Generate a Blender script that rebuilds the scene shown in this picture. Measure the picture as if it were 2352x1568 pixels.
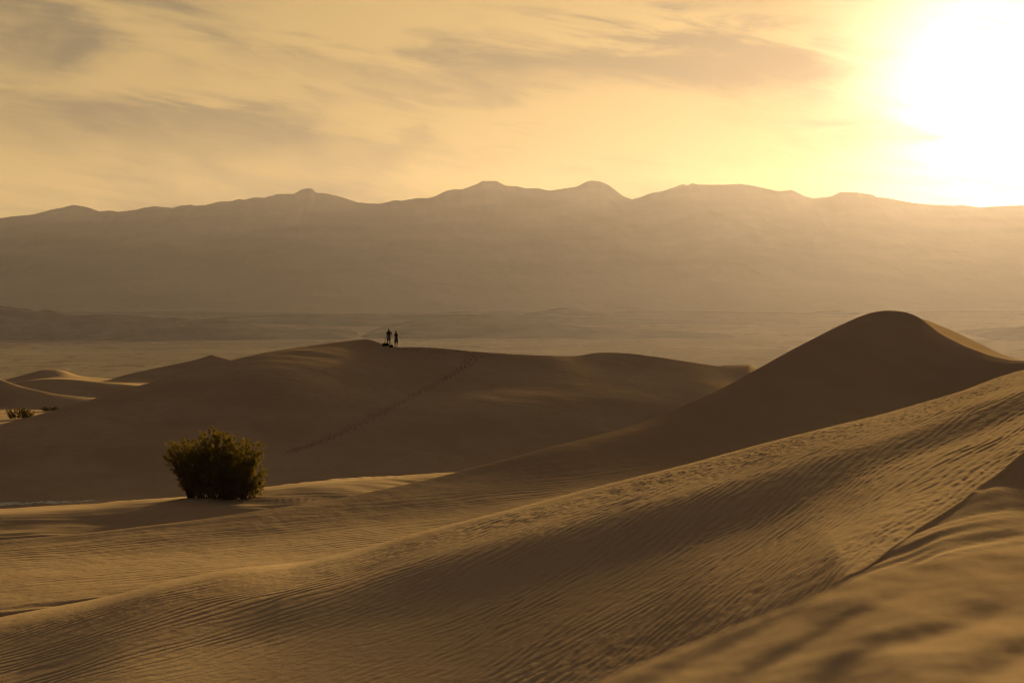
import bpy, bmesh, math, random
import numpy as np
from mathutils import Vector, Matrix

# ------------------------------------------------------------------ basics
scene = bpy.context.scene
for o in list(bpy.data.objects):
    bpy.data.objects.remove(o, do_unlink=True)
COL = scene.collection
R = math.radians
rng = np.random.default_rng(7)
random.seed(7)

# ------------------------------------------------------------------ camera
ZC = 90.0                       # eye height above the valley floor
FV = 2352 * 70 / 36             # focal length in measuring units (picture 2352 wide)
VH = 705.0                      # row of the horizon in the same units
cam_d = bpy.data.cameras.new('camera')
cam = bpy.data.objects.new('camera', cam_d)
COL.objects.link(cam)
cam.location = (0, 0, ZC)
cam.rotation_euler = (R(90), 0, 0)
cam_d.lens = 70
cam_d.sensor_width = 36
cam_d.shift_y = -(784 - VH) / 2352
cam_d.clip_start = 0.1
cam_d.clip_end = 60000
cam_d.dof.use_dof = True
cam_d.dof.focus_distance = 140
cam_d.dof.aperture_fstop = 7.5
scene.camera = cam

# ------------------------------------------------------------------ sun, sky, exposure
SUN_AZ, SUN_EL = 14.4, 5.8      # degrees right of straight ahead, above the horizon
sdir = Vector((math.sin(R(SUN_AZ)) * math.cos(R(SUN_EL)), math.cos(R(SUN_AZ)) * math.cos(R(SUN_EL)), math.sin(R(SUN_EL))))
sun_d = bpy.data.lights.new('sun', 'SUN')
sun_d.energy = 4.8
sun_d.angle = R(4.5)
sun_d.color = (1.0, 0.67, 0.225)
sun = bpy.data.objects.new('sun', sun_d)
COL.objects.link(sun)
sun.rotation_euler = (-sdir).to_track_quat('-Z', 'Y').to_euler()

world = bpy.data.worlds.new('World')
scene.world = world
world.use_nodes = True


class NB:
    """tiny node-building helper"""
    def __init__(s, tree):
        s.t = tree; s.n = tree.nodes; s.l = tree.links
    def node(s, kind, **kw):
        n = s.n.new(kind)
        for k, v in kw.items(): setattr(n, k, v)
        return n
    def link(s, a, b): s.l.new(a, b)
    def _in(s, sock, v):
        if hasattr(v, 'is_output') or isinstance(v, bpy.types.NodeSocket): s.l.new(v, sock)
        else: sock.default_value = v
    def math(s, op, a, b=None, c=None, clamp=False):
        n = s.n.new('ShaderNodeMath'); n.operation = op; n.use_clamp = clamp
        s._in(n.inputs[0], a)
        if b is not None: s._in(n.inputs[1], b)
        if c is not None: s._in(n.inputs[2], c)
        return n.outputs[0]
    def vmath(s, op, a, b=None, out=0):
        n = s.n.new('ShaderNodeVectorMath'); n.operation = op
        s._in(n.inputs[0], a)
        if b is not None: s._in(n.inputs[1], b)
        return n.outputs[out]
    def scale(s, a, f):
        n = s.n.new('ShaderNodeVectorMath'); n.operation = 'SCALE'
        s._in(n.inputs[0], a); s._in(n.inputs['Scale'], f)
        return n.outputs[0]
    def mix(s, f, a, b, blend='MIX'):
        n = s.n.new('ShaderNodeMix'); n.data_type = 'RGBA'; n.blend_type = blend
        s._in(n.inputs[0], f); s._in(n.inputs[6], a); s._in(n.inputs[7], b)
        return n.outputs[2]
    def ramp(s, f, lo, hi, smooth=True):
        n = s.n.new('ShaderNodeMapRange')
        n.interpolation_type = 'SMOOTHSTEP' if smooth else 'LINEAR'
        s._in(n.inputs[0], f); n.inputs[1].default_value = lo; n.inputs[2].default_value = hi
        return n.outputs[0]
    def noise(s, vec, scale, detail=4, rough=0.5, dist=0.0, dims='3D'):
        n = s.n.new('ShaderNodeTexNoise'); n.noise_dimensions = dims
        s._in(n.inputs['Vector'], vec)
        n.inputs['Scale'].default_value = scale; n.inputs['Detail'].default_value = detail
        n.inputs['Roughness'].default_value = rough; n.inputs['Distortion'].default_value = dist
        return n.outputs[0]


def build_world():
    t = world.node_tree
    t.nodes.clear()
    b = NB(t)
    out = b.node('ShaderNodeOutputWorld')
    bg = b.node('ShaderNodeBackground')
    bg.inputs['Strength'].default_value = 0.1
    sky = b.node('ShaderNodeTexSky', sky_type='NISHITA')
    sky.sun_disc = False
    sky.sun_elevation = R(SUN_EL)
    sky.sun_rotation = R(SUN_AZ)
    sky.air_density = 1.6
    sky.dust_density = 1.5
    sky.ozone_density = 1.0
    tc = b.node('ShaderNodeTexCoord')
    d = b.vmath('NORMALIZE', tc.outputs['Generated'])
    sep = b.node('ShaderNodeSeparateXYZ'); b.link(d, sep.inputs[0])
    dx, dy, dz = sep.outputs
    # angle from the veiled sun
    dot = b.vmath('DOT_PRODUCT', d, tuple(sdir), out=1)
    ang = b.math('ARCCOSINE', b.math('MINIMUM', dot, 0.999999))
    # high thin cloud: soft masses and finer wisps, flattened towards the horizon
    el = b.math('ARCSINE', dz); az = b.math('ARCTAN2', dx, dy)
    def vec(kx, kz, shear, off):
        c = b.node('ShaderNodeCombineXYZ')
        b.link(b.math('MULTIPLY', dx, kx), c.inputs[0]); b.link(b.math('MULTIPLY_ADD', dy, kx, off), c.inputs[1])
        b.link(b.math('MULTIPLY', b.math('MULTIPLY_ADD', dx, shear, dz), kz), c.inputs[2])
        return c.outputs[0]
    n1 = b.noise(vec(7.0, 19.0, 0.10, 2.3), 1.0, 6, 0.55, 0.7)
    n2 = b.noise(vec(8.0, 52.0, 0.17, 7.1), 1.0, 7, 0.60, 1.3)
    n3 = b.noise(vec(22.0, 90.0, 0.22, 1.7), 1.0, 5, 0.62, 1.0)
    cl = b.math('ADD', b.math('ADD', b.math('MULTIPLY', n1, 0.50), b.math('MULTIPLY', n2, 0.34)), b.math('MULTIPLY', n3, 0.16))
    # the thicker banks seen over the range, with edges torn by the same noise
    tear = b.math('MULTIPLY', b.math('SUBTRACT', n2, 0.5), 0.075)
    tear2 = b.math('MULTIPLY', b.math('SUBTRACT', n1, 0.5), 0.22)
    for (u, v, su, sv, k) in ((170, 125, 120, 62, 0.15), (60, 20, 130, 34, 0.10), (330, 262, 420, 38, 0.10), (1180, 150, 300, 60, 0.075), (1500, 128, 330, 46, 0.045), (1650, 180, 180, 24, 0.03), (1000, 215, 260, 30, 0.06),
                              (640, 330, 300, 36, 0.05), (480, 200, 380, 26, -0.07), (60, 400, 120, 40, -0.05), (1080, 260, 380, 26, -0.08), (1500, 30, 420, 40, -0.08), (700, 60, 260, 50, -0.05)):
        a0 = math.atan((u - 1176) / FV); e0 = math.atan((VH - v) / FV)
        qx = b.math('DIVIDE', b.math('SUBTRACT', b.math('ADD', az, tear2), a0), su / FV)
        qy = b.math('DIVIDE', b.math('SUBTRACT', b.math('ADD', el, tear), e0), sv / FV)
        g = b.math('EXPONENT', b.math('MULTIPLY', b.math('ADD', b.math('MULTIPLY', qx, qx), b.math('MULTIPLY', qy, qy)), -0.7))
        cl = b.math('SUBTRACT', cl, b.math('MULTIPLY', g, k))
    cl = b.ramp(cl, 0.33, 0.58)
    # colours: veil of cloud lit from behind
    warm = b.math('EXPONENT', b.math('MULTIPLY', b.math('POWER', b.math('DIVIDE', ang, 1.05), 2.0), -1.0))
    thin = b.mix(warm, (0.075, 0.082, 0.092, 1), (1.46, 0.97, 0.38, 1))
    thick = b.mix(warm, (0.04, 0.046, 0.056, 1), (0.58, 0.445, 0.27, 1))
    cloud = b.mix(cl, thick, thin)
    base = b.mix(1.0, sky.outputs[0], (1.0, 0.86, 0.62, 1), 'MULTIPLY')
    col = b.mix(0.993, base, cloud)
    # aureole of the sun behind the veil
    g1 = b.math('MULTIPLY', b.math('EXPONENT', b.math('MULTIPLY', b.math('POWER', b.math('DIVIDE', ang, 0.060), 2.0), -1.0)), 6.5)
    g2 = b.math('MULTIPLY', b.math('EXPONENT', b.math('DIVIDE', ang, -0.09)), 0.35)
    cm = b.math('ADD', b.math('MULTIPLY', cl, 0.75), 0.3)
    glow = b.math('MULTIPLY', b.math('ADD', g1, g2), cm)
    gcol = b.scale((1.0, 0.82, 0.64), glow)
    fin = b.vmath('ADD', col, gcol)
    b.link(fin, bg.inputs['Color'])
    b.link(bg.outputs[0], out.inputs[0])


build_world()

vs = scene.view_settings
scene.display_settings.display_device = 'sRGB'
vs.view_transform = 'Standard'
vs.look = 'None'
vs.gamma = 1.0
vs.use_curve_mapping = False
vs.exposure = 1.93

cy = scene.cycles
cy.use_denoising = True
try:
    cy.denoiser = 'OPENIMAGEDENOISE'
    cy.denoising_input_passes = 'RGB_ALBEDO_NORMAL'
    cy.denoising_prefilter = 'ACCURATE'
except Exception:
    pass
cy.max_bounces = 5
cy.diffuse_bounces = 3
cy.transmission_bounces = 3
cy.transparent_max_bounces = 8
cy.volume_bounces = 0
cy.use_adaptive_sampling = False
cy.filter_width = 1.1


# ------------------------------------------------------------------ numpy noise and curves
def _hash(ix, iy, seed):
    h = (ix.astype(np.int64) * 374761393 + iy.astype(np.int64) * 668265263 + seed * 974711) & 0xFFFFFFFF
    h = ((h ^ (h >> 13)) * 1274126177) & 0xFFFFFFFF
    h = h ^ (h >> 16)
    return h


def noise2(x, y, seed=0):
    """gradient noise, about -1..1"""
    x, y = np.broadcast_arrays(np.asarray(x, float), np.asarray(y, float))
    ix = np.floor(x); iy = np.floor(y)
    fx = x - ix; fy = y - iy
    ux = fx * fx * fx * (fx * (fx * 6 - 15) + 10); uy = fy * fy * fy * (fy * (fy * 6 - 15) + 10)
    def g(jx, jy):
        a = _hash(ix + jx, iy + jy, seed) * (2 * math.pi / 4294967296.0)
        return np.cos(a) * (fx - jx) + np.sin(a) * (fy - jy)
    a = g(0, 0); b = g(1, 0); c = g(0, 1); d = g(1, 1)
    return 1.5 * ((a * (1 - ux) + b * ux) * (1 - uy) + (c * (1 - ux) + d * ux) * uy)


def fbm(x, y, octv=4, seed=0, gain=0.5, lac=2.03):
    s = 0; a = 1.0; t = 0
    for k in range(octv):
        s = s + a * noise2(x, y, seed + 17 * k); t += a
        x = x * lac + 11.3; y = y * lac + 5.7; a *= gain
    return s / t


def ridged(x, y, octv=5, seed=0, gain=0.5):
    s = 0; a = 1.0; t = 0
    for k in range(octv):
        s = s + a * (1 - np.abs(noise2(x, y, seed + 31 * k))); t += a
        x = x * 2.03 + 3.1; y = y * 2.03 + 9.2; a *= gain
    return s / t


def pchip_slopes(X, Y):
    """X, Y: (n, m) arrays, knots along axis 0. Returns slopes (n, m)."""
    h = np.diff(X, axis=0); h = np.maximum(h, 1e-6)
    dl = np.diff(Y, axis=0) / h
    m = np.zeros_like(Y)
    w1 = 2 * h[1:] + h[:-1]; w2 = h[1:] + 2 * h[:-1]
    same = dl[1:] * dl[:-1] > 0
    with np.errstate(divide='ignore', invalid='ignore'):
        hm = (w1 + w2) / (w1 / dl[:-1] + w2 / dl[1:])
    m[1:-1] = np.where(same, hm, 0.0)
    m[0] = dl[0]; m[-1] = dl[-1]
    return m, dl


def hermite(t, h, y0, y1, m0, m1):
    t2 = t * t; t3 = t2 * t
    return (2 * t3 - 3 * t2 + 1) * y0 + (t3 - 2 * t2 + t) * h * m0 + (-2 * t3 + 3 * t2) * y1 + (t3 - t2) * h * m1


class Curve1:
    def __init__(s, xs, ys):
        o = np.argsort(xs); s.x = np.asarray(xs, float)[o]; s.y = np.asarray(ys, float)[o]
        m, _ = pchip_slopes(s.x[:, None], s.y[:, None]); s.m = m[:, 0]
    def __call__(s, q):
        q = np.asarray(q, float)
        i = np.clip(np.searchsorted(s.x, q) - 1, 0, len(s.x) - 2)
        h = s.x[i + 1] - s.x[i]; t = np.clip((q - s.x[i]) / h, 0, 1)
        return hermite(t, h, s.y[i], s.y[i + 1], s.m[i], s.m[i + 1])


def smooth(a, b, x):
    t = np.clip((x - a) / (b - a), 0, 1)
    return t * t * (3 - 2 * t)


def world_knots(kn):
    """(column, row, distance) read off the photograph -> x, y, z in metres"""
    k = np.asarray(kn, float)
    x = (k[:, 0] - 1176) / FV * k[:, 2]
    z = -(k[:, 1] - VH) / FV * k[:, 2]
    return x, k[:, 2], z


# ------------------------------------------------------------------ tagging / mesh helpers
def tag(o, label=None, cat=None, group=None, kind=None):
    if label: o['label'] = label
    if cat: o['category'] = cat
    if group: o['group'] = group
    if kind: o['kind'] = kind
    return o


def link(name, me, mat=None, parent=None, smooth_shade=True):
    o = bpy.data.objects.new(name, me)
    COL.objects.link(o)
    if mat is not None and not me.materials:
        me.materials.append(mat)
    if smooth_shade and len(me.polygons):
        me.polygons.foreach_set('use_smooth', np.ones(len(me.polygons), bool))
    if parent is not None: o.parent = parent
    return o


def mesh_from(name, V, F4):
    """V (n,3), F4 (m,4) or (m,3) index arrays"""
    me = bpy.data.meshes.new(name)
    V = np.ascontiguousarray(V, np.float32); F4 = np.ascontiguousarray(F4, np.int32)
    k = F4.shape[1]
    me.vertices.add(len(V)); me.vertices.foreach_set('co', V.ravel())
    me.loops.add(F4.size); me.loops.foreach_set('vertex_index', F4.ravel())
    me.polygons.add(len(F4))
    me.polygons.foreach_set('loop_start', np.arange(0, F4.size, k, dtype=np.int32))
    me.update(calc_edges=True)
    me.validate(verbose=False)
    return me


def grid_mesh(name, X, Y, Z):
    r, c = X.shape
    V = np.stack([X, Y, Z], -1).reshape(-1, 3)
    idx = np.arange(r * c).reshape(r, c)
    F = np.stack([idx[:-1, :-1], idx[:-1, 1:], idx[1:, 1:], idx[1:, :-1]], -1).reshape(-1, 4)
    return mesh_from(name, V, F)


# ------------------------------------------------------------------ materials
def new_mat(name):
    m = bpy.data.materials.new(name); m.use_nodes = True
    t = m.node_tree; t.nodes.clear()
    b = NB(t)
    out = b.node('ShaderNodeOutputMaterial')
    return m, b, out


def principled(b, out, color, rough=0.9, spec=0.2, normal=None):
    p = b.node('ShaderNodeBsdfPrincipled')
    b._in(p.inputs['Base Color'], color)
    b._in(p.inputs['Roughness'], rough)
    p.inputs['Specular IOR Level'].default_value = spec
    if normal is not None: b.link(normal, p.inputs['Normal'])
    b.link(p.outputs[0], out.inputs['Surface'])
    return p


def mat_sand():
    m, b, out = new_mat('dune_sand')
    geo = b.node('ShaderNodeNewGeometry')
    pos = geo.outputs['Position']
    big = b.noise(pos, 0.11, 4, 0.55)
    mid = b.noise(b.vmath('MULTIPLY', pos, (1.0, 0.5, 1.0)), 0.9, 5, 0.6)
    fine = b.noise(pos, 60.0, 3, 0.7)
    c = b.mix(b.ramp(big, 0.35, 0.65), (0.358, 0.268, 0.215, 1), (0.415, 0.320, 0.262, 1))
    c = b.mix(b.math('MULTIPLY', b.ramp(mid, 0.42, 0.70), 0.35), c, (0.330, 0.238, 0.185, 1))
    c = b.mix(b.math('MULTIPLY', b.ramp(fine, 0.45, 0.72), 0.38), c, (0.24, 0.178, 0.12, 1))
    bump = b.node('ShaderNodeBump')
    bump.inputs['Strength'].default_value = 0.5
    bump.inputs['Distance'].default_value = 0.012
    bn = b.math('ADD', b.math('MULTIPLY', b.noise(pos, 9.0, 4, 0.6), 1.0), b.math('MULTIPLY', fine, 0.25))
    b.link(bn, bump.inputs['Height'])
    principled(b, out, c, 1.0, 0.0, bump.outputs[0])
    return m


def mat_rock(name, c1, c2, s, fans=False):
    m, b, out = new_mat(name)
    geo = b.node('ShaderNodeNewGeometry')
    pos = geo.outputs['Position']
    n = b.noise(pos, s, 7, 0.62)
    # layered strata showing as uneven bands
    st = b.noise(b.vmath('MULTIPLY', pos, (0.25, 0.25, 3.0)), s * 1.6, 4, 0.6)
    f = b.ramp(b.math('ADD', b.math('MULTIPLY', n, 0.6), b.math('MULTIPLY', st, 0.4)), 0.36, 0.64)
    c = b.mix(f, c1, c2)
    if fans:      # pale gravel on the gentle fans; paleness also stands in for low haze
        pz = b.node('ShaderNodeSeparateXYZ'); b.link(pos, pz.inputs[0])
        hgt = b.math('ADD', pz.outputs[2], b.math('MULTIPLY', b.math('SUBTRACT', b.noise(pos, 0.0011, 5, 0.55), 0.5), 420.0))
        c = b.mix(b.ramp(hgt, 360.0, 120.0), c, (0.25, 0.22, 0.20, 1))
    principled(b, out, c, 1.0, 0.0)
    return m


def mat_valley():
    m, b, out = new_mat('valley_gravel')
    geo = b.node('ShaderNodeNewGeometry')
    pos = geo.outputs['Position']
    n = b.noise(b.vmath('MULTIPLY', pos, (1.0, 0.6, 1.0)), 0.0016, 7, 0.6)
    n2 = b.noise(b.vmath('MULTIPLY', pos, (0.8, 0.35, 1.0)), 0.02, 6, 0.65, 0.8)
    c = b.mix(b.ramp(n, 0.36, 0.66), (0.13, 0.106, 0.092, 1), (0.20, 0.168, 0.148, 1))
    c = b.mix(b.ramp(n2, 0.57, 0.70), c, (0.26, 0.228, 0.198, 1))
    c = b.mix(b.math('MULTIPLY', b.ramp(n2, 0.46, 0.34), 0.8), c, (0.06, 0.052, 0.042, 1))
    sc = b.noise(b.vmath('MULTIPLY', pos, (1.0, 0.4, 1.0)), 0.045, 2, 0.5)      # scattered scrub
    c = b.mix(b.math('MULTIPLY', b.ramp(sc, 0.62, 0.70), 0.55), c, (0.035, 0.034, 0.022, 1))
    principled(b, out, c, 1.0, 0.0)
    return m


def mat_plain(name, c, rough=0.8, spec=0.25, var=0.25, scale=12.0):
    m, b, out = new_mat(name)
    tc = b.node('ShaderNodeTexCoord')
    n = b.noise(tc.outputs['Object'], scale, 4, 0.6)
    d = tuple(x * (1 - var) for x in c[:3]) + (1,)
    col = b.mix(b.ramp(n, 0.35, 0.65), d, tuple(c[:3]) + (1,))
    principled(b, out, col, rough, spec)
    return m


def mat_leaf(name, c1, c2, trans):
    m, b, out = new_mat(name)
    geo = b.node('ShaderNodeNewGeometry')
    n = b.noise(geo.outputs['Position'], 2.5, 3, 0.6)
    col = b.mix(b.ramp(n, 0.35, 0.65), c1, c2)
    dif = b.node('ShaderNodeBsdfDiffuse'); b.link(col, dif.inputs['Color'])
    tr = b.node('ShaderNodeBsdfTranslucent'); b.link(b.mix(1.0, col, (1.5, 1.25, 0.6, 1), 'MULTIPLY'), tr.inputs['Color'])
    mx = b.node('ShaderNodeMixShader'); mx.inputs[0].default_value = trans
    b.link(dif.outputs[0], mx.inputs[1]); b.link(tr.outputs[0], mx.inputs[2])
    b.link(mx.outputs[0], out.inputs['Surface'])
    return m


M_SAND = mat_sand()
M_MTN = mat_rock('mountain_rock', (0.105, 0.102, 0.105, 1), (0.155, 0.15, 0.15, 1), 0.0022, True)
M_HILL = mat_rock('hill_rock', (0.032, 0.029, 0.028, 1), (0.105, 0.094, 0.088, 1), 0.008)
M_VAL = mat_valley()

# ------------------------------------------------------------------ the dunes: one continuous sand surface through ridge and trough lines
# every line: knots (column, row, distance); "sharp" = how angular the surface bends there
L = []
def line(name, kn, rows, sharp=0.0):
    """rows = mesh rows between this line and the next, farther one"""
    x, y, z = world_knots(kn)
    L.append(dict(name=name, x=x, Y=Curve1(x, y), Z=Curve1(x, z), rows=rows, sharp=sharp))

def line_w(name, kn, rows, sharp=0.0):
    """knots in metres (x, y, z below the eye)"""
    k = np.asarray(kn, float)
    L.append(dict(name=name, x=k[:, 0], Y=Curve1(k[:, 0], k[:, 1]), Z=Curve1(k[:, 0], k[:, 2]), rows=rows, sharp=sharp))

line_w('behind', [(-9, -3.4, -1.3), (0, -3.4, -0.75), (9, -3.4, -0.45)], 14)
line_w('near', [(-9, 1.0, -1.3), (-1, 1.0, -0.70), (0, 1.0, -0.455), (0.25, 1.0, -0.385), (0.6, 1.0, -0.36), (1.2, 1.0, -0.355), (9, 1.0, -0.30)], 90)
line('fore_crest', [(-7000, 3600, 1.98), (-500, 2450, 2.04), (400, 2080, 2.09), (1000, 1780, 2.15), (1390, 1562, 2.25), (1600, 1478, 2.37),
                    (1800, 1398, 2.48), (1960, 1328, 2.59), (2100, 1296, 2.70), (2352, 1254, 2.86), (2800, 1205, 3.03), (7000, 900, 3.30)], 40, 0.92)
line('fore_trough', [(-5000, 3400, 7.6), (-500, 2350, 8.6), (300, 2150, 9.0), (1000, 2000, 9.0), (1400, 1850, 9.0), (1700, 1690, 9.0), (1880, 1480, 8.8), (1960, 1372, 9.1),
                     (2100, 1316, 9.7), (2200, 1302, 9.6), (2352, 1300, 9.9), (2600, 1290, 10.6), (5000, 1200, 12)], 30, 0.2)
line('slip_base', [(-5000, 3000, 8.8), (-500, 2080, 9.8), (300, 1960, 10.0), (1000, 1840, 10.2), (1400, 1710, 10.2), (1700, 1565, 10.2), (1880, 1415, 9.6), (1960, 1324, 9.88), (2050, 1262, 10.62),
                   (2120, 1214, 11.3), (2190, 1172, 12.0), (2250, 1132, 12.72), (2290, 1115, 13.1), (2352, 1106, 13.65), (2600, 1060, 15.2), (5000, 960, 18)], 24, 0.3)
line('lip', [(-5000, 2700, 10.0), (-500, 1880, 10.8), (0, 1850, 10.8), (300, 1800, 10.9), (600, 1750, 11.2), (1000, 1700, 11.3), (1300, 1600, 11.6), (1500, 1540, 11.4), (1700, 1462, 10.9), (1800, 1412, 10.6), (1880, 1366, 10.3), (1960, 1315, 10.1),
             (2050, 1256, 10.7), (2120, 1207, 11.4), (2190, 1163, 12.1), (2250, 1117, 12.9), (2290, 1090, 13.4), (2352, 1038, 14.3), (2600, 900, 16.5), (5000, 800, 20)], 150, 1.0)
line('rip_mid', [(-5000, 2100, 12.8), (-500, 1650, 13.2), (0, 1590, 13.8), (300, 1530, 14.2), (600, 1480, 14.8), (1000, 1420, 15.05), (1300, 1330, 15.6), (1500, 1280, 15.8), (1700, 1225, 15.8), (1900, 1140, 16.1), (2000, 1090, 16.4),
                 (2200, 1015, 17.2), (2352, 955, 18.4), (2600, 850, 19.5), (5000, 760, 23)], 150)
line('rip_brow', [(-5000, 1990, 13.8), (-500, 1600, 14.3), (0, 1500, 15.2), (300, 1440, 15.6), (600, 1372, 16.6), (800, 1330, 17.1), (1000, 1273, 17.6), (1300, 1198, 18.2), (1500, 1145, 18.5), (1700, 1093, 18.8), (1850, 1050, 18.8), (2000, 1013, 18.6),
                 (2200, 950, 19.3), (2352, 895, 20.6), (2600, 815, 22.5), (5000, 730, 26)], 110)
line('rip_crest', [(-5000, 1900, 14.6), (-600, 1560, 15.3), (0, 1446, 16.2), (200, 1408, 16.5), (400, 1352, 17.2), (549, 1321, 17.8), (659, 1309, 18.2), (769, 1287, 18.5), (861, 1262, 18.9),
                   (950, 1236, 19.2), (1060, 1204, 19.7), (1170, 1175, 20.1), (1280, 1146, 20.6), (1390, 1118, 21.0), (1496, 1091, 21.3), (1665, 1045, 22.0),
                   (1753, 1022, 22.2), (1840, 1000, 22.5), (1928, 977, 22.9), (2016, 955, 23.2), (2103, 930, 23.7), (2191, 904, 24.2), (2278, 873, 25.6), (2352, 850, 26.8), (2600, 790, 28.5), (5000, 700, 34.0)], 40, 0.15)
line('rip_trough', [(-5000, 1720, 20.4), (-600, 1500, 22.4), (0, 1428, 23.4), (300, 1380, 24.4), (500, 1350, 25.0), (700, 1330, 26), (1000, 1285, 28), (1300, 1215, 29.5), (1500, 1170, 31), (1700, 1130, 32.5),
                    (2000, 1070, 35.5), (2200, 1005, 38), (2352, 945, 41), (2700, 880, 43), (5000, 820, 46)], 150)
line('peak_low', [(-5000, 1500, 26.4), (-600, 1372, 27.4), (0, 1318, 28.0), (300, 1287, 29.2), (600, 1250, 30.7), (900, 1207, 32.2), (1200, 1155, 34.3), (1500, 1085, 37.2), (1750, 1032, 39.2), (1900, 998, 41),
                  (2045, 958, 44.5), (2200, 922, 48), (2352, 882, 49.5), (2700, 835, 50), (5000, 795, 54)], 130)
line('peak_crest', [(-5000, 1380, 30), (-600, 1290, 30.5), (0, 1240, 31.5), (183, 1224.7, 32), (329.6, 1208, 32.6), (476, 1190, 33.3), (622, 1168, 34.1), (760, 1147, 35), (861, 1127, 35.8), (992, 1098, 37), (1131, 1062, 38.4),
                    (1270, 1025, 40), (1409, 990, 42), (1502, 960, 43.6), (1595, 920, 45.4), (1665, 888, 47), (1744, 844.6, 49.2), (1811, 807.5, 51.3), (1870, 776.9, 53.4), (1928, 747.7, 55.8), (1986, 722.8, 58.2),
                    (2010, 716.1, 59.2), (2045, 712.9, 60), (2074, 715.5, 60.2), (2097, 722.8, 60), (2112, 729.6, 59.7), (2132, 744.7, 59.2), (2161, 766.6, 58.4), (2191, 782.7, 57.6), (2220, 796.7, 56.8), (2249, 807.5, 56),
                    (2278, 817.7, 55.2), (2308, 824.5, 54.4), (2331, 828.2, 53.8), (2352, 828.5, 53.4), (2500, 822, 53), (2800, 800, 54), (5000, 760, 60)], 26, 0.9)
line('peak_back', [(-5000, 1480, 44.0), (-600, 1340, 45.0), (0, 1285, 47.0), (476, 1232, 50.0), (992, 1130, 54.0), (1270, 1062, 57.0), (1502, 1000, 60.0), (1665, 930, 62.0), (1811, 850, 65.0), (1928, 785, 68.0), (2010, 742, 71.0), (2045, 730, 72.5), (2085, 727, 73.5),
                   (2112, 731, 74.0), (2147, 742.4, 74.0), (2191, 760.8, 73.5), (2249, 788.5, 72.5), (2293, 810.4, 71.6), (2328, 827.4, 71.0), (2360, 842, 71.0), (2500, 860, 72.0), (2800, 850, 74.0), (5000, 800, 81.0)], 24, 0.3)
line('flat_near', [(-5000, 1538, 76), (-600, 1370, 80), (0, 1306, 86), (300, 1280, 89), (480, 1262, 92), (760, 1224, 95), (1000, 1200, 98), (1400, 1145, 101), (1800, 1060, 105), (2200, 970, 109), (2352, 930, 110), (5000, 880, 118)], 60)
line('flat_edge', [(-5000, 1400, 96), (-600, 1230, 98), (0, 1182.5, 100), (220, 1166, 101.5), (366, 1151, 103), (443, 1144.5, 104.5), (530, 1138.5, 106), (622, 1125, 108), (760, 1108, 111), (852, 1101.5, 113), (968, 1095, 116), (1200, 1085, 119), (1500, 1060, 124), (2000, 1000, 130), (5000, 930, 140)], 26, 0.35)
line('long_toe', [(-5000, 1330, 126), (-600, 1200, 128), (0, 1163, 131), (220, 1150, 134), (443, 1143, 138), (622, 1124, 142), (852, 1106, 146), (968, 1096, 148), (1200, 1085, 156), (1500, 1050, 166), (2000, 990, 172), (5000, 930, 180)], 90)
line('long_mid', [(-5000, 1200, 136), (-600, 1110, 141), (0, 1066, 147), (220, 1040, 152), (443, 1005, 158), (622, 985, 162), (852, 960, 168), (1060, 950, 171), (1200, 938, 176), (1400, 915, 187), (1600, 925, 191), (2000, 920, 194), (5000, 900, 200)], 90)
line('long_shoulder', [(-5000, 1120, 148), (-600, 1060, 150), (0, 1006, 156), (220, 958, 162), (443, 900, 171), (622, 858, 178.5), (760, 836, 187), (850, 834, 192), (1000, 840, 194), (1150, 848, 196), (1300, 852, 199), (1420, 848, 205), (1600, 862, 207), (1750, 890, 208), (2000, 905, 208), (5000, 880, 215)], 50)
line('long_crest', [(-5000, 1080, 158), (-600, 1015, 160), (0, 973.7, 165), (49, 962, 166), (122, 942.5, 168), (171, 927.9, 169.5), (220, 914.4, 171), (293, 892.4, 174), (366, 872.9, 177), (439, 852.6, 181), (513, 832.6, 185), (574, 817, 189),
                    (640, 804, 193), (710, 794, 197), (784, 784.4, 201), (825, 780, 203), (843, 778.7, 203.6), (858, 782, 203), (880, 790, 201.4), (897, 795.2, 200.4), (911, 796.6, 200), (971, 797.5, 200), (1038, 801.8, 200.5), (1084, 806.8, 201), (1135, 810.2, 202), (1201, 814.2, 203.5), (1268, 816.8, 206), (1318, 817.5, 209), (1338, 815.1, 210.5),
                    (1368, 810.1, 212.5), (1395, 809.5, 213.5), (1435, 810.8, 214), (1501, 818.5, 214.5), (1569, 828.5, 215), (1665, 844, 216), (1724, 855, 216), (1800, 868, 216), (2000, 880, 216), (5000, 860, 225)], 22, 0.9)
line('back_hollow', [(-5000, 1060, 228), (-600, 1000, 232), (0, 968, 240), (24, 966, 242), (60, 962, 244), (120, 955, 246), (300, 920, 250), (574, 880, 254), (843, 840, 254), (1000, 842, 254), (1300, 848, 252), (1665, 868, 250), (2000, 890, 252), (5000, 870, 260)], 24)
line('back_flat', [(-5000, 990, 266), (-600, 950, 275), (0, 937, 277), (85, 939.5, 278), (134, 939, 279), (300, 930, 282), (574, 900, 282), (1000, 870, 284), (1500, 860, 268), (1640, 846, 265), (1665, 838, 265), (1718, 837.5, 266), (1729, 841, 267), (1745, 848, 268), (1800, 862, 270), (2000, 880, 274), (5000, 860, 290)], 34, 0.5)
line('back_crest', [(-5000, 780, 282), (-600, 800, 283), (-60, 845, 285), (0, 869, 286), (24, 879, 286), (61, 890, 286.5), (98, 898.5, 286.5), (127, 904, 287), (171, 909.5, 288), (217, 914, 289), (300, 918, 292), (600, 900, 300), (1000, 880, 308), (2000, 880, 330), (5000, 870, 350)], 20, 0.6)
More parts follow.
